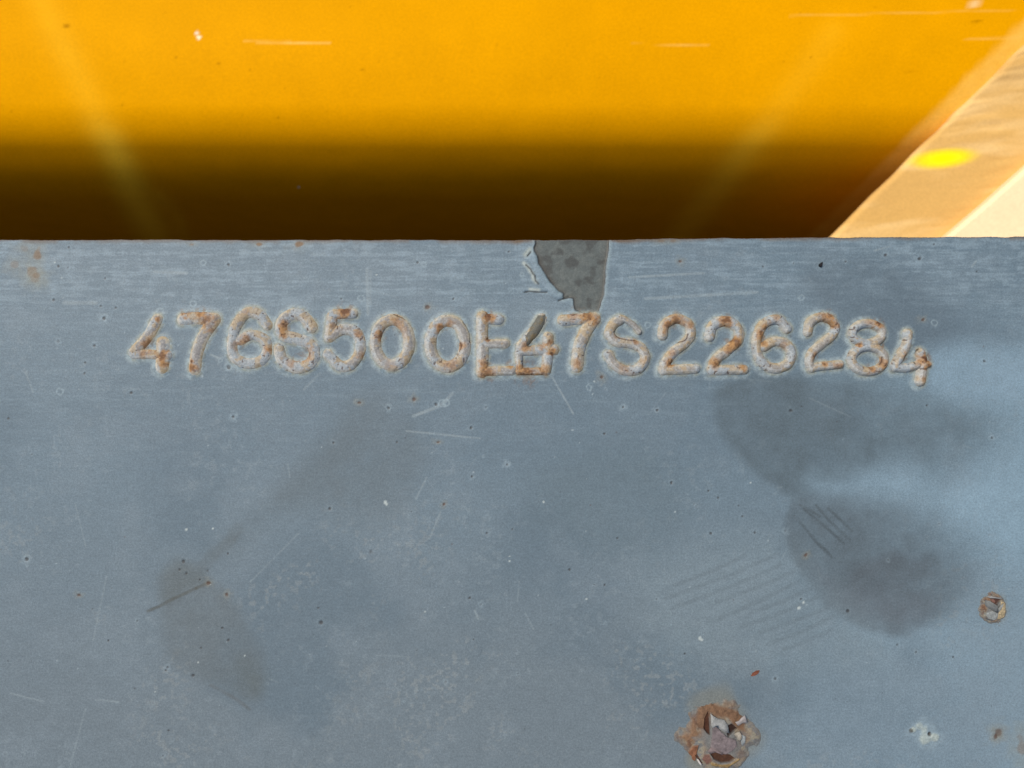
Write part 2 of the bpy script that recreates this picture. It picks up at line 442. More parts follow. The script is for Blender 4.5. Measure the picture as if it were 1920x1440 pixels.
def build_plate():
    sp = 0.00033
    xs = np.concatenate([[-0.60, -0.4, -0.3, -0.24], np.arange(-0.207, 0.2071, sp), [0.24, 0.3, 0.4, 0.60]])
    ysd = np.arange(-0.158, YE - 0.0004, sp)
    ys = np.concatenate([[-0.55, -0.35, -0.22, -0.18], ysd, [YE - 0.0003]])
    x, y0 = np.meshgrid(xs, ys)
    ed = edge_y(xs)[None, :] - YE
    y = y0 + ed * ss(YE - 0.02, YE, y0)
    H = np.zeros(x.shape)
    col = np.zeros(x.shape + (3,))
    col[:] = (0.205, 0.262, 0.312)
    px = 960 + x / MM; py = 720 - y / MM

    def win(pts, pad):
        P = np.array(pts)
        a, b = P.min(0) - pad, P.max(0) + pad
        i0, i1 = np.searchsorted(xs, [a[0], b[0]]); j0, j1 = np.searchsorted(ys, [a[1] - 0.001, b[1] + 0.001])
        return (slice(max(j0, 0), j1), slice(max(i0, 0), i1))

    big = fbm(x, y, 0.05, 1)
    med = fbm(x, y, 0.012, 2)
    fine = fbm(x, y, 0.0022, 3)
    mixc(col, (0.222, 0.252, 0.280), 0.9 * ss(800, 1350, py + 240 * (big - .5)) * (1 - 0.7 * ss(1250, 1750, px)))   # drier, warmer below
    mixc(col, (0.300, 0.400, 0.480), 0.75 * ss(1350, 1850, px + 300 * (med - .5)) * ss(560, 720, py))                # bluer and paler towards the right
    mixc(col, (0.150, 0.200, 0.245), 0.55 * ss(0.5, 0.72, big) * ss(560, 800, py))
    mixc(col, (0.290, 0.330, 0.370), 0.25 * ss(0.52, 0.75, fbm(x, y, 0.02, 6)))
    mixc(col, (0.165, 0.215, 0.262), 0.5 * (ss(600, 680, py) - ss(820, 960, py)) * (1 - ss(1300, 1700, px)) * ss(150, 350, px))
    # brushed band along the top edge
    band = 1 - ss(520, 640, py)
    st = .6 * fbm(x, y, (0.012, 0.0009), 41, 4) + .4 * fbm(x, y, 0.003, 42, 3)
    mixc(col, (0.345, 0.415, 0.475), band * 0.55 * ss(0.46, 0.66, st) * (0.5 + med))
    mixc(col, (0.175, 0.225, 0.275), band * 0.35 * ss(0.5, 0.7, fbm(x, y, (0.014, 0.0012), 46, 4)))
    mixc(col, (0.36, 0.43, 0.48), 0.16 * ss(0.5, 0.75, fbm(x, y, (0.010, 0.0009), 48, 4)) * (1 - ss(650, 1000, py)))
    # chalky dust mottling
    dust = ss(0.55, 0.78, fine) * ss(0.42, 0.66, fbm(x, y, 0.018, 52))
    mixc(col, (0.345, 0.385, 0.415), 0.28 * dust)
    mixc(col, (0.40, 0.40, 0.39), 0.35 * ss(0.55, 0.75, fbm(x, y, 0.0016, 55, 2)) * ss(0.5, 0.7, fbm(x, y, 0.03, 56)) * ss(850, 1100, py))

    # greasy dark smudges
    def smudge(pts, c, amt, hard, soft_dir=None, seed=0, conv=W):
        P = [conv(p) for p in pts]
        P = smooth_line(P + [P[0]], 4)[:-1]
        w = win(P, 0.012)
        X, Y = x[w], y[w]
        s = sdf(X, Y, P) + 0.0022 * (fbm(X, Y, 0.006, 90 + seed, 3) - .5)
        hw = np.full(X.shape, hard)
        if soft_dir is not None:
            c0 = np.mean(P, 0); a = ((X - c0[0]) * soft_dir[0] + (Y - c0[1]) * soft_dir[1])
            hw = hard + np.clip(a / 0.03, 0, 1) * 0.018
        m = 1 - ss(-1, 1, s / hw)
        m *= amt * np.clip(0.55 + 0.9 * (fbm(X, Y, 0.007, 93 + seed, 5) - .12), 0, 1.15)
        sub = col[w]; mixc(sub, c, m); col[w] = sub
    Z8 = zoomed(1200, 880, 2.667)
    smudge([(1338, 735), (1345, 795), (1390, 860), (1440, 905), (1500, 937), (1545, 915), (1610, 897), (1690, 868), (1760, 888), (1825, 850), (1850, 790), (1800, 735), (1680, 712), (1500, 705), (1400, 705)],
           (0.128, 0.158, 0.180), 0.76, 0.0030, (0.8, 0.6), 1)
    smudge([(770, 165), (722, 280), (752, 420), (805, 530), (880, 620), (965, 712), (1080, 780), (1200, 828), (1300, 838), (1410, 800), (1540, 730), (1640, 620), (1660, 480), (1600, 360), (1480, 230), (1300, 160), (1100, 115), (900, 110)],
           (0.138, 0.163, 0.185), 0.8, 0.0022, (0.75, 0.65), 2, Z8)
    smudge([(1040, 520), (1180, 440), (1300, 420), (1420, 440), (1430, 540), (1330, 600), (1180, 640), (1060, 620)], (0.125, 0.135, 0.150), 0.6, 0.003, None, 3, Z8)
    smudge([(880, 480), (960, 560), (1100, 600), (1300, 620), (1480, 640), (1420, 760), (1260, 800), (1100, 750), (960, 660)], (0.165, 0.178, 0.200), 0.6, 0.004, None, 4, Z8)
    smudge([(1500, 520), (1560, 480), (1680, 500), (1760, 560), (1800, 640), (1700, 680), (1560, 600)], (0.155, 0.192, 0.228), 0.7, 0.006, None, 5)
    smudge([(1500, 640), (1640, 560), (1860, 600), (1900, 640), (1760, 640), (1700, 690)], (0.155, 0.195, 0.235), 0.5, 0.006, None, 15)
    Z2 = zoomed(180, 980, 4)
    smudge([(470, 420), (560, 320), (650, 280), (800, 350), (880, 450), (1000, 540), (1100, 700), (1190, 900), (1270, 1000), (1250, 1190), (1200, 1340), (1050, 1300), (800, 1180), (600, 1080), (520, 950), (490, 750)],
           (0.170, 0.187, 0.197), 0.6, 0.0035, None, 6, Z2)
    smudge([(1080, 1040), (1190, 1060), (1270, 1150), (1230, 1290), (1120, 1250), (1060, 1140)], (0.145, 0.155, 0.145), 0.45, 0.005, None, 7, Z2)
    smudge([(480, 420), (560, 320), (650, 290), (790, 370), (860, 450), (700, 500), (520, 590)], (0.145, 0.157, 0.155), 0.5, 0.003, None, 8, Z2)
    smudge([(640, 800), (700, 750), (780, 800), (780, 900), (720, 980), (600, 960), (520, 930)], (0.165, 0.192, 0.212), 0.6, 0.009, None, 9)
    smudge([(365, 1075), (410, 1015), (520, 920), (610, 820), (660, 750), (720, 745), (690, 800), (600, 900), (490, 990), (420, 1055)], (0.160, 0.190, 0.213), 0.5, 0.006, None, 10)
    smudge([(1000, 870), (1180, 830), (1280, 900), (1260, 1020), (1130, 1040), (1010, 980)], (0.170, 0.215, 0.248), 0.6, 0.010, None, 11)
    smudge([(1540, 1280), (1600, 1250), (1760, 1260), (1900, 1300), (1900, 1400), (1560, 1400)], (0.205, 0.255, 0.305), 0.3, 0.008, None, 12)
    smudge([(1180, 1080), (1320, 1020), (1440, 1010), (1530, 1100), (1660, 1200), (1640, 1260), (1400, 1260), (1240, 1220)], (0.285, 0.335, 0.370), 0.55, 0.012, None, 16)
    smudge([(1560, 1230), (1760, 1200), (1940, 1080), (1960, 1460), (1480, 1460), (1480, 1330)], (0.285, 0.345, 0.400), 0.6, 0.016, None, 17)
    # pale blue streaks through the right-hand smudges
    smudge([(1520, 905), (1600, 893), (1690, 880), (1760, 905), (1860, 870), (1930, 860), (1930, 1040), (1840, 1010), (1760, 965), (1660, 935), (1560, 925)],
           (0.350, 0.462, 0.555), 0.6, 0.009, None, 13)
    smudge([(1700, 700), (1770, 650), (1930, 670), (1930, 740), (1800, 760)], (0.335, 0.44, 0.535), 0.65, 0.006, None, 14)

    def line(pts, w0, c, amt, conv=W, curve=False, seed=0, dep=0.0):
        P = [conv(p) for p in pts]
        if curve:
            P = smooth_line(P, 6)
        w = win(P, 0.003)
        X, Y = x[w], y[w]
        d = dpoly(X, Y, P)
        m = (1 - ss(w0 * .4, w0 * 1.3, d)) * amt * (0.35 + 1.0 * fbm(X, Y, 0.0035, 120 + seed, 3))
        sub = col[w]; mixc(sub, c, m); col[w] = sub
        if dep:
            H[w] -= dep * np.clip(m, 0, 1)
    # tread-like stripes
    for i, (a, b) in enumerate((((170, 580), (525, 430)), ((130, 645), (690, 425)), ((160, 695), (700, 480)), ((380, 665), (765, 512)), ((400, 745), (790, 560)),
                                ((555, 715), (845, 600)), ((500, 790), (885, 640)), ((600, 815), (940, 690)), ((640, 875), (965, 735)), ((720, 900), (960, 800)))):
        line([a, ((a[0] + b[0]) / 2, (a[1] + b[1]) / 2 + 8), b], 0.0009, (0.185, 0.215, 0.240), 0.42, Z8, True, i)
        line([(a[0] + 10, a[1] + 26), (b[0] + 4, b[1] + 22)], 0.0010, (0.275, 0.32, 0.36), 0.22, Z8, False, i + 20)
    for i, q in enumerate(([(820, 200), (930, 290), (1020, 372)], [(880, 180), (960, 270), (1050, 352)], [(800, 265), (870, 345), (950, 425)],
                           [(940, 195), (1000, 250), (1060, 310)], [(850, 330), (905, 390), (960, 440)], [(800, 180), (850, 205), (900, 235)])):
        line(q, 0.0006, (0.11, 0.13, 0.145), 0.8, Z8, True, 40 + i)
    line([(390, 662), (480, 625), (560, 580), (660, 535), (750, 492)], 0.0007, (0.115, 0.11, 0.095), 0.65, Z2, True, 50)
    line([(750, 492), (850, 450)], 0.0007, (0.11, 0.10, 0.08), 0.6, Z2, False, 51)
    line([(800, 330), (900, 225), (1000, 140), (1060, 50)], 0.0026, (0.155, 0.17, 0.175), 0.4, Z2, True, 52)
    line([(860, 1220), (960, 1270), (1060, 1330), (1150, 1400)], 0.0008, (0.16, 0.165, 0.17), 0.6, Z2, True, 53)
    pale = (0.40, 0.44, 0.46)
    for i, (q, w0, am) in enumerate((([(1036, 708), (1075, 776)], .00035, .8), ([(688, 505), (690, 590)], .0006, .5), ([(695, 510), (694, 570)], .0005, .4),
                                     ([(762, 808), (900, 822)], .0004, .6), ([(848, 738), (825, 760), (775, 780)], .0007, .55), ([(48, 698), (62, 735)], .0004, .4),
                                     ([(800, 895), (780, 935)], .0004, .4), ([(826, 960), (805, 1010)], .0004, .4), ([(890, 1145), (897, 1160)], .0004, .6),
                                     ([(395, 665), (412, 672)], .0004, .6), ([(570, 730), (600, 700)], .0005, .4), ([(1640, 470), (1668, 462)], .0004, .6),
                                     ([(1822, 500), (1830, 490)], .0004, .7), ([(290, 510), (350, 512)], .0006, .6), ([(120, 568), (180, 568)], .0008, .5),
                                     ([(1180, 520), (1320, 512)], .0005, .6), ([(1210, 560), (1420, 548)], .0006, .5), ([(20, 1300), (80, 1315)], .0004, .4),
                                     ([(180, 1312), (222, 1316)], .0004, .5), ([(130, 1440), (160, 1330)], .0004, .3), ([(1000, 1180), (985, 1150)], .0004, .3),
                                     ([(200, 1080), (175, 1200)], .0004, .25), ([(560, 1000), (470, 1090)], .0004, .25), ([(360, 660), (362, 712)], .0004, .3))):
        line(q, w0, pale, am, W, len(q) > 2, 60 + i)
    # random hairline scratches
    r = np.random.default_rng(21)
    for i in range(60):
        a = np.array([r.uniform(-60, 1980), r.uniform(460, 1460)])
        th = r.choice([0.05, 0.9, 2.2, 1.5]) + r.normal(0, 0.25); L = r.gamma(2.0, 16)
        line([a, a + L * np.array([math.cos(th), math.sin(th)])], 0.00030, pale if r.random() < .8 else (.13, .15, .17), r.uniform(.08, .32), W, False, i % 9)

    def spot(p, rad, c, amt, halo=0.0, dep=0.0, conv=W, sq=1.0, hc=(0.40, 0.47, 0.52)):
        q = conv(p); R = rad * MM
        w = win([q], R * 4 + 0.001)
        X, Y = x[w], y[w]
        d = np.hypot(X - q[0], (Y - q[1]) * sq) * (1 + 0.8 * (vn(X, Y, R * 1.1 + .0003, int(p[0]) % 50) - .5))
        sub = col[w]
        if halo:
            mixc(sub, hc, halo * (1 - ss(R * .8, R * 3.6, d)) * (0.5 + fbm(X, Y, 0.0012, 7, 2)))
        mixc(sub, c, amt * (1 - ss(R * .55, R * 1.15, d)))
        col[w] = sub
        if dep:
            H[w] -= dep * (1 - ss(R * .3, R * 1.2, d)) - 0.35 * dep * np.exp(-((d - R * 1.5) / (R * .5)) ** 2)
    dk = (0.055, 0.050, 0.050); br = (0.13, 0.060, 0.035)
    for a, b, rad, ha in ((129, 464, 2.5, .3), (109, 499, 3, .3), (100, 562, 3, .3), (197, 522, 2.5, .2), (217, 577, 2.5, .3), (189, 574, 2.3, .3), (195, 597, 4, .8),
                          (177, 648, 3, .5), (159, 680, 2.4, .3), (158, 700, 2.4, .3), (246, 736, 4, .15), (428, 496, 3, .6), (429, 689, 4, 1.0), (437, 781, 3.5, .7),
                          (817, 758, 3, .6), (729, 765, 3, .6), (744, 829, 3, 0), (625, 830, 3, .3), (883, 802, 3, .4), (951, 871, 3.2, .9), (885, 893, 2.6, .5), (1133, 813, 3, .2),
                          (1259, 905, 3, .2), (618, 954, 3.5, .1), (912, 999, 2.5, 0), (961, 992, 2.5, .2), (1157, 1009, 2.6, 0), (1168, 763, 3, .8), (1232, 769, 3, .7), (1068, 1068, 2.5, 0),
                          (881, 1121, 2.5, 0), (1134, 1097, 2.5, 0), (1328, 920, 2.6, .2), (1346, 933, 2.5, .2), (1392, 968, 2.6, .2), (1332, 1000, 2.6, .2), (1385, 948, 2.2, .1), (1415, 999, 3, .2),
                          (1259, 906, 2.5, .2), (1502, 1123, 2.6, .2), (1590, 1145, 4, 0), (1787, 1232, 2.6, .1), (1682, 1209, 2, .2), (1284, 1225, 2.2, .1), (783, 492, 3, .5), (954, 472, 2.6, .4),
                          (1482, 770, 4, .1), (1738, 760, 3, .1), (1845, 677, 3, .4), (1585, 490, 2.5, .5), (1660, 478, 4, .5), (1724, 485, 4, .4), (1831, 509, 2.5, .1), (427, 1038, 3, .1),
                          (344, 1053, 3.4, 0), (337, 1068, 3, 0), (350, 1075, 3, 0), (375, 1087, 3, 0), (417, 1177, 3.2, .1), (428, 1200, 2.8, 0), (362, 1266, 4.5, 0), (311, 1257, 2.5, .3),
                          (377, 1215, 2.6, 0), (597, 1140, 2.5, 0), (602, 1167, 4, .2), (203, 1201, 2.8, .2), (50, 1048, 5, .6), (640, 560, 2, .4), (850, 560, 2.5, .4), (1430, 500, 2.4, .3)):
        spot((a, b), rad * .9, dk, .8, ha * .65, .00012)
    for a, b, rad, sq in ((673, 755, 4, 1.6), (776, 749, 4, 1), (821, 829, 4, 1.5), (832, 946, 3, 1), (1275, 490, 5, 1.4), (1730, 600, 4, 1.2), (802, 576, 4, 1), (1128, 707, 4, .8), (391, 1093, 4, 1.2),
                          (425, 1114, 3.5, 1), (1511, 1041, 3.5, 1), (1872, 1374, 8, 1), (1867, 1380, 5, .8), (148, 1116, 4, 1.4)):
        spot((a, b), rad, br, .8, .35, .0001, W, sq, (.34, .31, .25))
    for a, b, rad in ((722, 942, 4), (725, 945, 3.4), (955, 1052, 2.4), (955, 1043, 1.8), (1019, 941, 2.4), (349, 993, 3), (399, 991, 2.4), (372, 1242, 2.4), (459, 1229, 2.2), (291, 1297, 2.2),
                      (1407, 905, 1.8), (1312, 1197, 3.6), (1316, 1200, 3), (1100, 1123, 2), (103, 492, 2.2), (706, 515, 2.2), (1114, 715, 2), (1497, 1140, 4), (1506, 1130, 3.5), (797, 1147, 2.2)):
        spot((a, b), rad * .85, (0.62, 0.64, 0.62), .9)
    r = np.random.default_rng(33)
    for i in range(230):
        p = (r.uniform(-40, 1960), r.uniform(455, 1450))
        rad = 0.7 + r.gamma(1.5, .45)
        k = r.random()
        if k < .55:
            spot(p, rad, dk, r.uniform(.4, .8), .35 * (r.random() < .5) + .0, .00005)
        elif k < .60:
            spot(p, rad, br, r.uniform(.4, .8))
        else:
            spot(p, rad * .9, (0.52, 0.56, 0.58), r.uniform(.4, .8))
    # small ring marks
    for i in range(20):
        p = (r.uniform(0, 1920), r.uniform(460, 760) if i < 34 else r.uniform(700, 1430)); R = r.uniform(3, 6) * MM
        q = W(p); w = win([q], .003); X, Y = x[w], y[w]
        d = np.hypot(X - q[0], Y - q[1]) * (1 + .5 * (vn(X, Y, .0008, i) - .5))
        sub = col[w]; mixc(sub, (.42, .49, .53), .6 * np.exp(-((d - R) / .00028) ** 2)); col[w] = sub
    # rust smears in the top left corner, edge rust
    for p, rad, am, sq in (((70, 476), 8, .8, .8), ((60, 508), 10, .7, 1), ((68, 516), 9, .7, 1.2), ((28, 496), 9, .35, 1), ((45, 466), 8, .25, 1.5), ((64, 524), 10, .35, 1.2),
                           ((485, 458), 7, .95, 2.0), ((562, 458), 9, .95, 1.8), ((360, 458), 4, .6, 2), ((1262, 452), 6, .5, 2), ((1916, 1400), 10, .4, .5), ((1240, 452), 8, .4, 2.5)):
        spot(p, rad, (0.27, 0.150, 0.075), am, .25, 0, W, sq, (.36, .34, .27))
    for p, rad, am in (((1350, 1375), 62, .30), ((1335, 1330), 42, .35), ((1310, 1420), 30, .45), ((1395, 1390), 40, .28), ((1862, 1138), 26, .3)):
        spot(p, rad, (.31, .265, .19), am * 1.2)
    # white crust with a hole, lower right
    for p, rad in (((1722, 1362), 8), ((1732, 1370), 7), ((1735, 1386), 9), ((1752, 1383), 7), ((1712, 1368), 5)):
        spot(p, rad, (.56, .57, .50), .7, .3, -.00025)
    spot((1743, 1377), 4, (.05, .04, .035), .95, 0, .0005)
    spot((1709, 1370), 4, (.10, .085, .06), .8)

    # edge: rusty line where the paint has gone
    de = edge_y(x) - y
    er = ss(0.35, 0.62, fbm(x, 0 * y, 0.012, 77)) * .6 + .9 * np.exp(-((px - 1060) / 110) ** 2)
    mixc(col, (0.20, 0.115, 0.060), er * (1 - ss(.0002, .0013 + .0012 * vn(x, y, .003, 2), de)))
    mixc(col, (0.13, 0.11, 0.09), .7 * (1 - ss(0, .0006, de)))

    # paint chip: bare darker steel below the paint film, lifted film beside it
    w = win(CHIP + LIFT, .004)
    X, Y = x[w], y[w]; sub = col[w]; h = H[w]
    ln = sdf(X, Y, LIFT); lf = ss(.0002, -.0008, ln) if False else 1 - ss(-.0010, .0002, ln)
    h += .00045 * lf
    mixc(sub, (.33, .40, .46), .55 * lf * (.4 + fbm(X, Y, .002, 14)))
    dcr = np.minimum.reduce([dpoly(X, Y, c) for c in CRACK])
    side = dpoly(X, Y, [q + np.array([-.0009, .0007]) for q in CRACK[1] + CRACK[3]])
    mixc(sub, (.66, .66, .60), .85 * np.exp(-(side / .0007) ** 2))
    side = dpoly(X, Y, [q + np.array([0, .0008]) for q in CRACK[2][1:3]])
    mixc(sub, (.64, .64, .58), .8 * np.exp(-(side / .0006) ** 2))
    side = dpoly(X, Y, [ZC((360, 300)), ZC((430, 220))])
    mixc(sub, (.58, .58, .50), .7 * np.exp(-(side / .0009) ** 2))
    cs = sdf(X, Y, CHIP) + .00025 * (fbm(X, Y, .0012, 15, 2) - .5)
    rim = np.exp(-((cs - .0006) / .0006) ** 2)
    mixc(sub, (.40, .47, .50), .55 * rim)  # highlight on the chip's rim, painted into the colour
    ins = 1 - ss(-.0002, .0002, cs)
    bare = np.zeros(sub.shape); bare[:] = (.135, .145, .138)
    mixc(bare, (.165, .172, .160), ss(.45, .7, fbm(X, Y, .0016, 16)))
    mixc(bare, (.085, .086, .080), ss(.5, .72, fbm(X, Y, .004, 18)))
    mixc(bare, (.14, .09, .055), .5 * np.exp(cs / .0008))
    sub[:] = sub * (1 - ins[..., None]) + bare * ins[..., None]
    mixc(sub, (.05, .042, .036), .85 * np.exp(-((cs - .00005) / .00022) ** 2) * (.4 + vn(X, Y, .002, 3)))  # shadow line at the chip's edge, put into the colour
    h -= .00042 * ins
    mixc(sub, (.045, .045, .045), .9 * (1 - ss(.00012, .00038, dcr)))
    h -= .0003 * (1 - ss(.0001, .0004, dcr))
    col[w] = sub; H[w] = h

    # foot of every raised character: fillet, chalk halo, rust bleed
    for i, (ch, f, k, sl, rust, words, lo, hi) in enumerate(PREP):
        w = win([lo, hi], .003)
        X, Y = x[w], y[w]
        t, dm = bead_t(X, Y, sl)
        _, dml = bead_t(X + .0009, Y + .0007, sl)      # halo spreads to the lower left
        sub = col[w]
        hal = (1 - ss(-.0004, .0018, np.minimum(dm, dml + .0002))) * (.35 + .9 * ss(.3, .65, fbm(X, Y, .0016, 24 + i, 3)))
        mixc(sub, (.42, .475, .50), .8 * hal)
        mixc(sub, (.46, .40, .27), .55 * (1 - ss(-.0002, .0011, dm)) * ss(.35, .6, fbm(X, Y, .002, 64 + i)))
        for rx, ry, rr, s_ in rust:
            q = f((rx, ry)); d = np.hypot(X - q[0], Y - q[1])
            mixc(sub, (.24, .12, .05), .5 * s_ * (1 - ss(rr * k * .6, rr * k * 1.2, d)) * ss(.45, .65, fbm(X, Y, .0012, 25 + i)))
        col[w] = sub
        H[w] += .00035 * np.exp(-np.clip(dm, 0, None) / .0007) * (t < 4)

    H += 0.00010 * (fbm(x, y, .03, 5, 3) - .5) + .00003 * (fine - .5)
    col *= np.array([0.555, 0.605, 0.590])
    rows = [np.stack([x, y, H], -1).reshape(-1, 3)]
    cols = [col.reshape(-1, 3)]
    # rounded lip and a deep dark side, added to keep light out of the gap
    nx = len(xs); last = rows[0][-nx:]; lc = cols[0][-nx:]
    nrow = len(ys)
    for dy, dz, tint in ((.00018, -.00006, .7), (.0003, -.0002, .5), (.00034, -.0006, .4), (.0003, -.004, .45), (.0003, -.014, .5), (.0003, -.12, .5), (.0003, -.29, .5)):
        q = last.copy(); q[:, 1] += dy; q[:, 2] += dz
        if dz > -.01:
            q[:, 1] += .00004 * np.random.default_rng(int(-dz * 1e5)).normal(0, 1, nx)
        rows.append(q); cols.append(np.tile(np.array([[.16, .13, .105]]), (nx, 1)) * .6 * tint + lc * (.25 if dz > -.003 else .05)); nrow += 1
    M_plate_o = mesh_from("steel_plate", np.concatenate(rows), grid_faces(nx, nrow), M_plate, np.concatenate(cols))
    return M_plate_o
plate = build_plate()
tag(plate, "scuffed blue-grey painted steel plate carrying a row of raised rusty characters", "steel plate")

# ------------------------------------------------------------------ raised characters, one mesh each, welded to the plate
def raised(i, ch, f, k, sl, rust, words, lo, hi):
    sp = 0.0002
    xs = np.arange(lo[0], hi[0], sp); ys = np.arange(lo[1], hi[1], sp)
    x, y = np.meshgrid(xs, ys)
    t, dm = bead_t(x, y, sl)
    lump = fbm(x, y, .0022, 31 + i, 3) - .5
    top = (.0014 + .0010 * i / 16) * (1 + .25 * (fbm(x, y, .006, 39 + i, 2) - .5))
    h = top * np.clip(1 - t * t, 0, 1) ** .75 + .00034 * lump * (1 - t.clip(0, 1)) ** .3 - .00008
    h = np.where(t > 1, -.0002 - .0004 * np.clip(t - 1, 0, 1), h)
    col = np.zeros(x.shape + (3,)); col[:] = (.50, .445, .325)
    n1 = fbm(x, y, .0016, 5 + i, 3); n2 = fbm(x, y, .005, 9 + i, 3)
    right = i / 16.0
    # side of the bead: negative towards the lower left, where chalk gathered
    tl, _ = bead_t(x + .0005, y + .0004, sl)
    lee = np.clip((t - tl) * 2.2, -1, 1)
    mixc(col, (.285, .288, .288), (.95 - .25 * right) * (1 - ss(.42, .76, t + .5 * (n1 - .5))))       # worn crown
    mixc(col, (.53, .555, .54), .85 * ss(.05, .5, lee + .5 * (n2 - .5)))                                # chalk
    mixc(col, (.37, .43, .46), .8 * ss(.47 + .06 * right, .62, n2))                                                # paint left on
    mixc(col, (.62, .58, .46), .6 * ss(.5, .66, fbm(x, y, .0011, 12 + i, 2)) * ss(.35, .8, t))
    mixc(col, (.47, .345, .18), .6 * ss(.52, .62, fbm(x, y, .0028, 15 + i, 3)) * ss(-.5, .2, .3 - lee))
    gr = fbm(x, y, .0006, 57 + i, 2)
    mixc(col, (.66, .63, .55), .25 * ss(.58, .75, gr))
    mixc(col, (.24, .18, .12), .45 * ss(.42, .25, gr) if False else .28 * (1 - ss(.24, .40, gr)))
    for rx, ry, rr, s_ in rust:
        q = f((rx, ry)); d = np.hypot(x - q[0], y - q[1]) / (rr * k)
        m = .9 * s_ * (1 - ss(.25, 1.15, d + 1.5 * (n1 - .5)))
        mixc(col, (.44, .24, .09), np.clip(m * 1.15, 0, .9) * (.6 + .6 * gr))
        m2 = np.clip(s_ - .2, 0, 1) * (1 - ss(.05, .7, d + 1.3 * (fbm(x, y, .0009, 44 + i, 2) - .5)))
        mixc(col, (.15, .07, .035), m2)
        h -= .00016 * np.clip(m2, 0, 1) * (t < 1)
    # pin holes
    pt = vn(x, y, .00075, 81 + i)
    pm = ss(.84, .93, pt) * ss(.3, .6, n2)
    mixc(col, (.09, .045, .03), .8 * pm)
    h -= .00015 * pm * (t < 1)
    if i == 8:     # stroke knocked bare to dark grey
        P = [zoomed(*R2)(p) for p in ((1225, 580), (1320, 585), (1300, 690), (1260, 770), (1190, 815), (1170, 740), (1200, 690))]
        s = sdf(x, y, P) + .0006 * (n1 - .5)
        m = 1 - ss(-.0002, .0002, s)
        bc = np.zeros(col.shape); bc[:] = (.155, .155, .130)
        mixc(bc, (.22, .175, .10), ss(.45, .65, n1))
        col[:] = col * (1 - m[..., None]) + bc * m[..., None]
        h -= .00045 * m * (t < 1)
    if i == 16:    # crack beside the brown blob
        P = [zoomed(*R4)(p) for p in ((1530, 600), (1490, 660), (1480, 780))]
        d = dpoly(x, y, smooth_line(P)); m = np.exp(-(d / .00025) ** 2)
        mixc(col, (.04, .03, .025), .9 * m); h -= .0006 * m * (t < 1)
        d = dpoly(x, y, [zoomed(*R4)((1545, 845)), zoomed(*R4)((1660, 850))]); m = np.exp(-(d / .0003) ** 2)
        mixc(col, (.10, .05, .03), .8 * m); h -= .0004 * m * (t < 1)
    CR = {3: [((1195, 320), (1215, 370), (1250, 430))], 4: [((1592, 150), (1590, 220))], 5: [((225, 575), (310, 610)), ((135, 590), (175, 578))],
          6: [((725, 630), (770, 700), (775, 770)), ((690, 760), (712, 800), (700, 840))], 7: [((910, 670), (908, 740))],
          10: [((245, 300), (280, 350), (370, 375), (430, 375))], 11: [((905, 320), (880, 375), (800, 400)), ((820, 580), (975, 570))],
          13: [((1590, 330), (1640, 250), (1720, 240))], 2: [((890, 360), (920, 400), (950, 408))], 15: [((1090, 700), (1085, 760), (1060, 790))]}
    for q in CR.get(i, []):
        d = dpoly(x, y, smooth_line([f(p) for p in q])); m = np.exp(-(d / .00020) ** 2)
        mixc(col, (.075, .035, .022), .9 * m); h -= .0004 * m * (t < 1)
    col *= np.array([0.74, 0.72, 0.70])
    keep = (t < 1.12)
    q = grid_faces(len(xs), len(ys))
    q = q[keep.ravel()[q].any(1)]
    used = np.unique(q); remap = -np.ones(x.size, int); remap[used] = np.arange(len(used))
    co = np.stack([x.ravel(), y.ravel(), h.ravel()], 1)[used]
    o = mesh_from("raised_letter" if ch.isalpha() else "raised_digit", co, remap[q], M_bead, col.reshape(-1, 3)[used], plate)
    o["label"] = "raised rust-stained " + words
for i, P in enumerate(PREP):
    raised(i, *P)

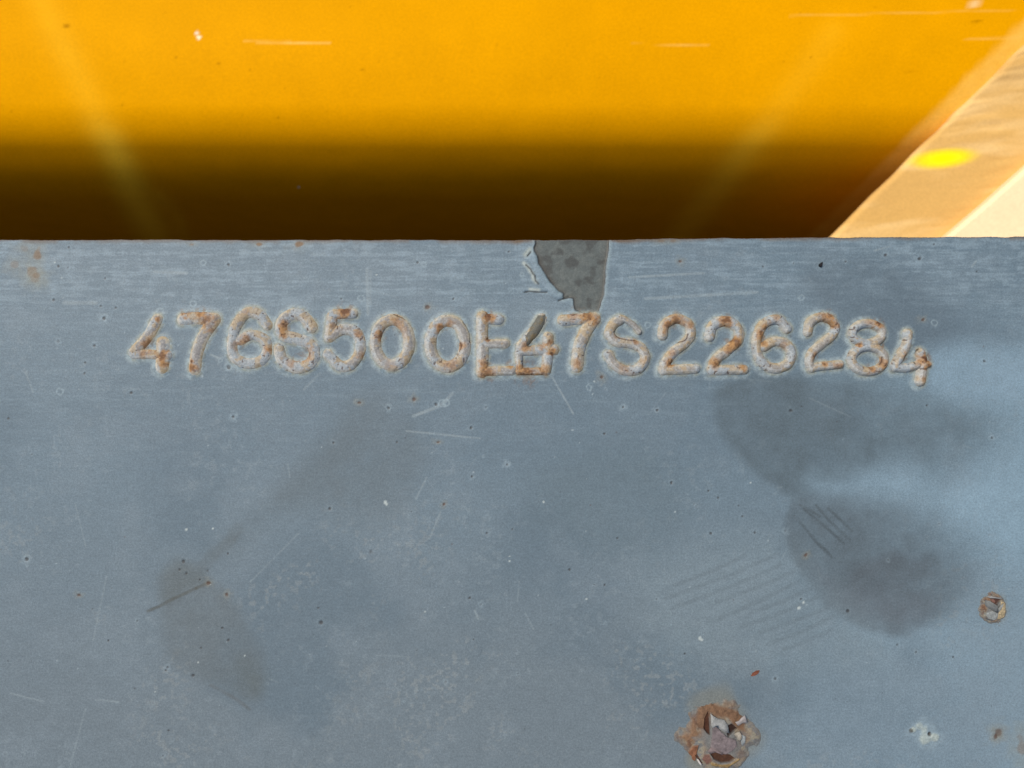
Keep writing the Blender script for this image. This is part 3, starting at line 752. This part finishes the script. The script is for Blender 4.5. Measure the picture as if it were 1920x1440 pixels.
# ------------------------------------------------------------------ burst paint blisters
def blister(name, label, conv, k, c, rad, spec, H0):
    """spec: list of (polygon, colour, height, edge) laid in order over a low dome; flaps become parts of their own"""
    cw = conv(c)
    R = rad * k
    sp = R / 95
    n = int(2.5 * R / sp)
    xs = cw[0] + (np.arange(n) - n / 2) * sp; ys = cw[1] + (np.arange(n) - n / 2) * sp
    x, y = np.meshgrid(xs, ys)
    dx, dy = x - cw[0], y - cw[1]
    d = np.hypot(dx, dy) / R * (1 + .75 * (fbm(x, y, R * .5, 5, 4) - .5))
    h = H0 * np.clip(1 - d * d, 0, 1) ** .8 - .00004
    n1 = fbm(x, y, R * .10, 6, 3); n2 = fbm(x, y, R * .3, 8, 3)
    col = np.zeros(x.shape + (3,)); col[:] = (.19, .195, .185)
    mixc(col, (.36, .315, .215), .65 * ss(.42, .62, n1) * ss(.4, .6, d) * (1 - .7 * ss(.8, 1, d)))
    ang = np.arctan2(dy, dx)
    ringm = np.exp(-((d - .72) / .2) ** 2) * (.35 + .65 * ss(-.2, .9, np.cos(ang - 2.4)))
    mixc(col, (.235, .13, .068), np.clip(ringm * ss(.35, .6, n2), 0, .9))
    mixc(col, (.13, .065, .04), .8 * np.clip(ringm, 0, 1) * ss(.5, .62, fbm(x, y, R * .16, 28, 3)))
    h += .0003 * (n2 - .5) * (d < 1) + .00012 * (n1 - .5) * (d < 1)
    for pts, cc, hh, sf in spec:
        P = [conv(p) for p in pts]
        s = sdf(x, y, P) + sf * 1.5 * (n1 - .5)
        m = 1 - ss(-sf, sf, s)
        cvar = np.zeros(col.shape); cvar[:] = cc
        cvar *= (.5 + .7 * n1 + .35 * fbm(x, y, R * .05, 29, 2))[..., None]
        col[:] = col * (1 - m[..., None]) + cvar * m[..., None]
        h += hh * m
    col *= np.array([0.70, 0.69, 0.68])
    keep = d < 1.06
    q = grid_faces(n, n); q = q[keep.ravel()[q].any(1)]
    h = np.where(d > 1, -.00015, np.maximum(h, .00008 * (d < .95) - .0001 * (d >= .95)))
    used = np.unique(q); rm = -np.ones(x.size, int); rm[used] = np.arange(len(used))
    co = np.stack([x.ravel(), y.ravel(), h.ravel()], 1)[used]
    o = mesh_from(name, co, rm[q], M_bead, col.reshape(-1, 3)[used], plate)
    o["label"] = label
    return o

def flap(parent, conv, pts, zs, col, th=.00018):
    """thin curled scrap of paint: closed polygon with its own height at each corner"""
    P = [conv(p) for p in pts]; n = len(P)
    c = np.mean(P, 0); zc = float(np.mean(zs)) + .00025
    co = [(p[0], p[1], z) for p, z in zip(P, zs)] + [(p[0] * .5 + c[0] * .5, p[1] * .5 + c[1] * .5, z * .5 + zc * .5) for p, z in zip(P, zs)] + [(c[0], c[1], zc)]
    m = len(co)
    co = co + [(a, b, z - th) for a, b, z in co]
    F = []
    for i in range(n):
        j = (i + 1) % n
        F += [(i, j, n + j, n + i), (n + i, n + j, 2 * n, 2 * n), (m + j, m + i, m + n + i, m + n + j), (m + n + j, m + n + i, m + 2 * n, m + 2 * n), (j, i, m + i, m + j)]
    me = bpy.data.meshes.new("paint_flap")
    me.from_pydata(co, [], [tuple(dict.fromkeys(f)) for f in F])
    me.validate(); me.update()
    at = me.color_attributes.new("paint", 'FLOAT_COLOR', 'POINT')
    rr = np.random.default_rng(len(pts) + int(pts[0][0]))
    for v in range(len(me.vertices)):
        s = (.8 + .4 * rr.random()) * .58
        at.data[v].color = (col[0] * s, col[1] * s, col[2] * s, 1)
    me.materials.append(M_bead)
    for p in me.polygons:
        p.use_smooth = True
    o = bpy.data.objects.new("paint_flap", me); C.objects.link(o); o.parent = parent
    return o

Z7 = zoomed(1260, 1280, 8.727)
cav = (.085, .038, .020)
b1 = blister("paint_blister", "large burst rusty paint blister at the lower edge", Z7, MM / 8.727, (770, 900), 590, [
    ([(330, 1010), (420, 1000), (400, 1130), (370, 1280), (420, 1400), (230, 1400), (245, 1150)], (.25, .11, .055), .0006, .0003),
    ([(420, 420), (560, 330), (700, 340), (900, 400), (1090, 450), (1180, 600), (1190, 780), (1080, 760), (900, 560), (600, 470), (540, 720), (400, 720), (390, 560)], (.19, .108, .06), .0002, .0007),
    ([(580, 455), (520, 560), (505, 720), (560, 800), (605, 830), (600, 640)], (.075, .030, .016), -.0014, .0001),
    ([(905, 670), (960, 655), (1060, 730), (990, 780), (900, 860), (880, 780)], (.035, .016, .012), -.0017, .00012),
    ([(640, 690), (700, 670), (780, 760), (880, 850), (1020, 900), (1045, 1000), (960, 1080), (860, 1135), (820, 1130), (780, 1110), (690, 1060), (600, 1030), (630, 850)], (.20, .165, .165), .0007, .0002),
    ([(605, 1130), (640, 1090), (690, 1080), (800, 1132), (930, 1150), (1020, 1220), (930, 1280), (800, 1295), (680, 1235)], cav, -.0014, .00012),
    ([(520, 1160), (600, 1140), (640, 1260), (560, 1320), (480, 1230)], (.19, .10, .075), .0001, .0003),
    ([(600, 1270), (800, 1320), (950, 1300), (1080, 1210), (1100, 1240), (900, 1370), (640, 1340)], (.30, .20, .08), .0004, .0003),
    ([(370, 1170), (400, 1160), (500, 1310), (470, 1330)], (.10, .05, .035), -.0006, .0001),
], .0017)
B = .0018
flap(b1, Z7, [(595, 450), (640, 490), (720, 540), (830, 570), (885, 650), (915, 790), (840, 770), (760, 720), (680, 665), (640, 700), (610, 640)],
     [B + .0014, B + .001, B + .0006, B + .0004, B + .0004, B + .0002, B + .0004, B + .0005, B + .0006, B + .0006, B + .0012], (.44, .44, .41))
flap(b1, Z7, [(1010, 610), (1060, 590), (1105, 530), (1150, 475), (1170, 530), (1195, 600), (1120, 625), (1060, 680)], [B, B + .0003, B + .0006, B + .0012, B + .0012, B + .0009, B + .0003, B - .0002], (.44, .40, .38))
flap(b1, Z7, [(985, 795), (1020, 760), (1068, 742), (1100, 800), (1110, 860), (1090, 935), (1045, 890), (1010, 830)], [B + .0006, B + .001, B + .0012, B + .0012, B + .0008, B, B, B + .0003], (.52, .46, .36))
flap(b1, Z7, [(1130, 830), (1190, 860), (1185, 960), (1120, 1040), (1090, 1000), (1105, 930)], [.0010, .0012, .0010, .0006, .0008, .0010], (.40, .43, .42))
flap(b1, Z7, [(610, 1010), (700, 1050), (790, 1105), (800, 1130), (690, 1075), (600, 1130), (560, 1080)], [B + .0006, B + .0008, B + .0010, B + .0008, B + .0006, B, B], (.30, .23, .22))
flap(b1, Z7, [(385, 1215), (405, 1208), (440, 1255), (472, 1308), (455, 1322), (420, 1280)], [B] * 6, (.8, .74, .66))  # pale scrap added in place of a glint on the rust

Z5 = zoomed(1800, 1100, 16)
b2 = blister("paint_blister", "small burst paint blister with grey petals near the right edge", Z5, MM / 16, (990, 650), 460, [
    ([(1180, 420), (1300, 450), (1340, 560), (1320, 720), (1290, 900), (1180, 960), (1080, 950), (1085, 800), (1130, 650)], (.46, .37, .22), .0002, .00015),
    ([(890, 340), (1000, 310), (1160, 310), (1190, 380), (1090, 500), (1060, 760), (1040, 560), (1000, 510), (900, 430)], (.09, .05, .04), -.0012, .0001),
    ([(920, 380), (1000, 370), (1060, 440), (1020, 490), (940, 440)], (.26, .14, .11), .0004, .0001),
    ([(740, 740), (900, 690), (1050, 760), (1065, 900), (960, 980), (800, 940), (730, 850)], (.28, .30, .29), .0006, .0002),
    ([(740, 930), (860, 985), (980, 990), (960, 1010), (830, 1010), (740, 960)], (.11, .13, .14), -.0002, .00008),
], .0012)
flap(b2, Z5, [(715, 380), (800, 390), (900, 450), (1010, 520), (1045, 640), (1060, 760), (950, 700), (850, 660), (750, 610), (700, 500)],
     [.0010, .0016, .0022, .0024, .0020, .0014, .0012, .0010, .0008, .0008], (.215, .225, .215))
flap(b2, Z5, [(1185, 440), (1165, 560), (1120, 690), (1080, 750), (1068, 640), (1095, 530)], [.0024, .0022, .0016, .0012, .0014, .0020], (.36, .37, .34))
flap(b2, Z5, [(760, 280), (900, 270), (1080, 300), (1180, 310), (1240, 350), (1150, 340), (1000, 320), (860, 330)], [.0006, .0008, .0010, .0012, .0010, .0014, .0012, .0008], (.34, .34, .33))

# ------------------------------------------------------------------ two loose scraps lying on the plate
def scrap(name, pts, conv, mat, z, th, label):
    P = [conv(p) for p in pts]; n = len(P)
    c = np.mean(P, 0)
    co = [(p[0], p[1], z) for p in P] + [(p[0] * .75 + c[0] * .25, p[1] * .75 + c[1] * .25, z + th) for p in P]
    F = [tuple(range(n))[::-1], tuple(range(n, 2 * n))] + [(i, (i + 1) % n, n + (i + 1) % n, n + i) for i in range(n)]
    me = bpy.data.meshes.new(name); me.from_pydata(co, [], F); me.update(); me.materials.append(mat)
    o = bpy.data.objects.new(name, me); C.objects.link(o)
    tag(o, label, "scrap")
Z3 = zoomed(1440, 430, 4)
scrap("paint_sliver", [(408, 243), (403, 262), (404, 278), (392, 286), (378, 276), (380, 264), (392, 252)], Z3, M_black, .00003, .0009, "tiny black curved sliver near the plate's top edge above the row")
scrap("rust_splinter", [(553, 1034), (562, 1018), (580, 1006), (598, 1004), (590, 1018), (572, 1030)], Z8 if 'Z8' in globals() else zoomed(1200, 880, 2.667), M_splint, .00003, .0008,
      "small red-brown splinter lying above the large rusty blister")
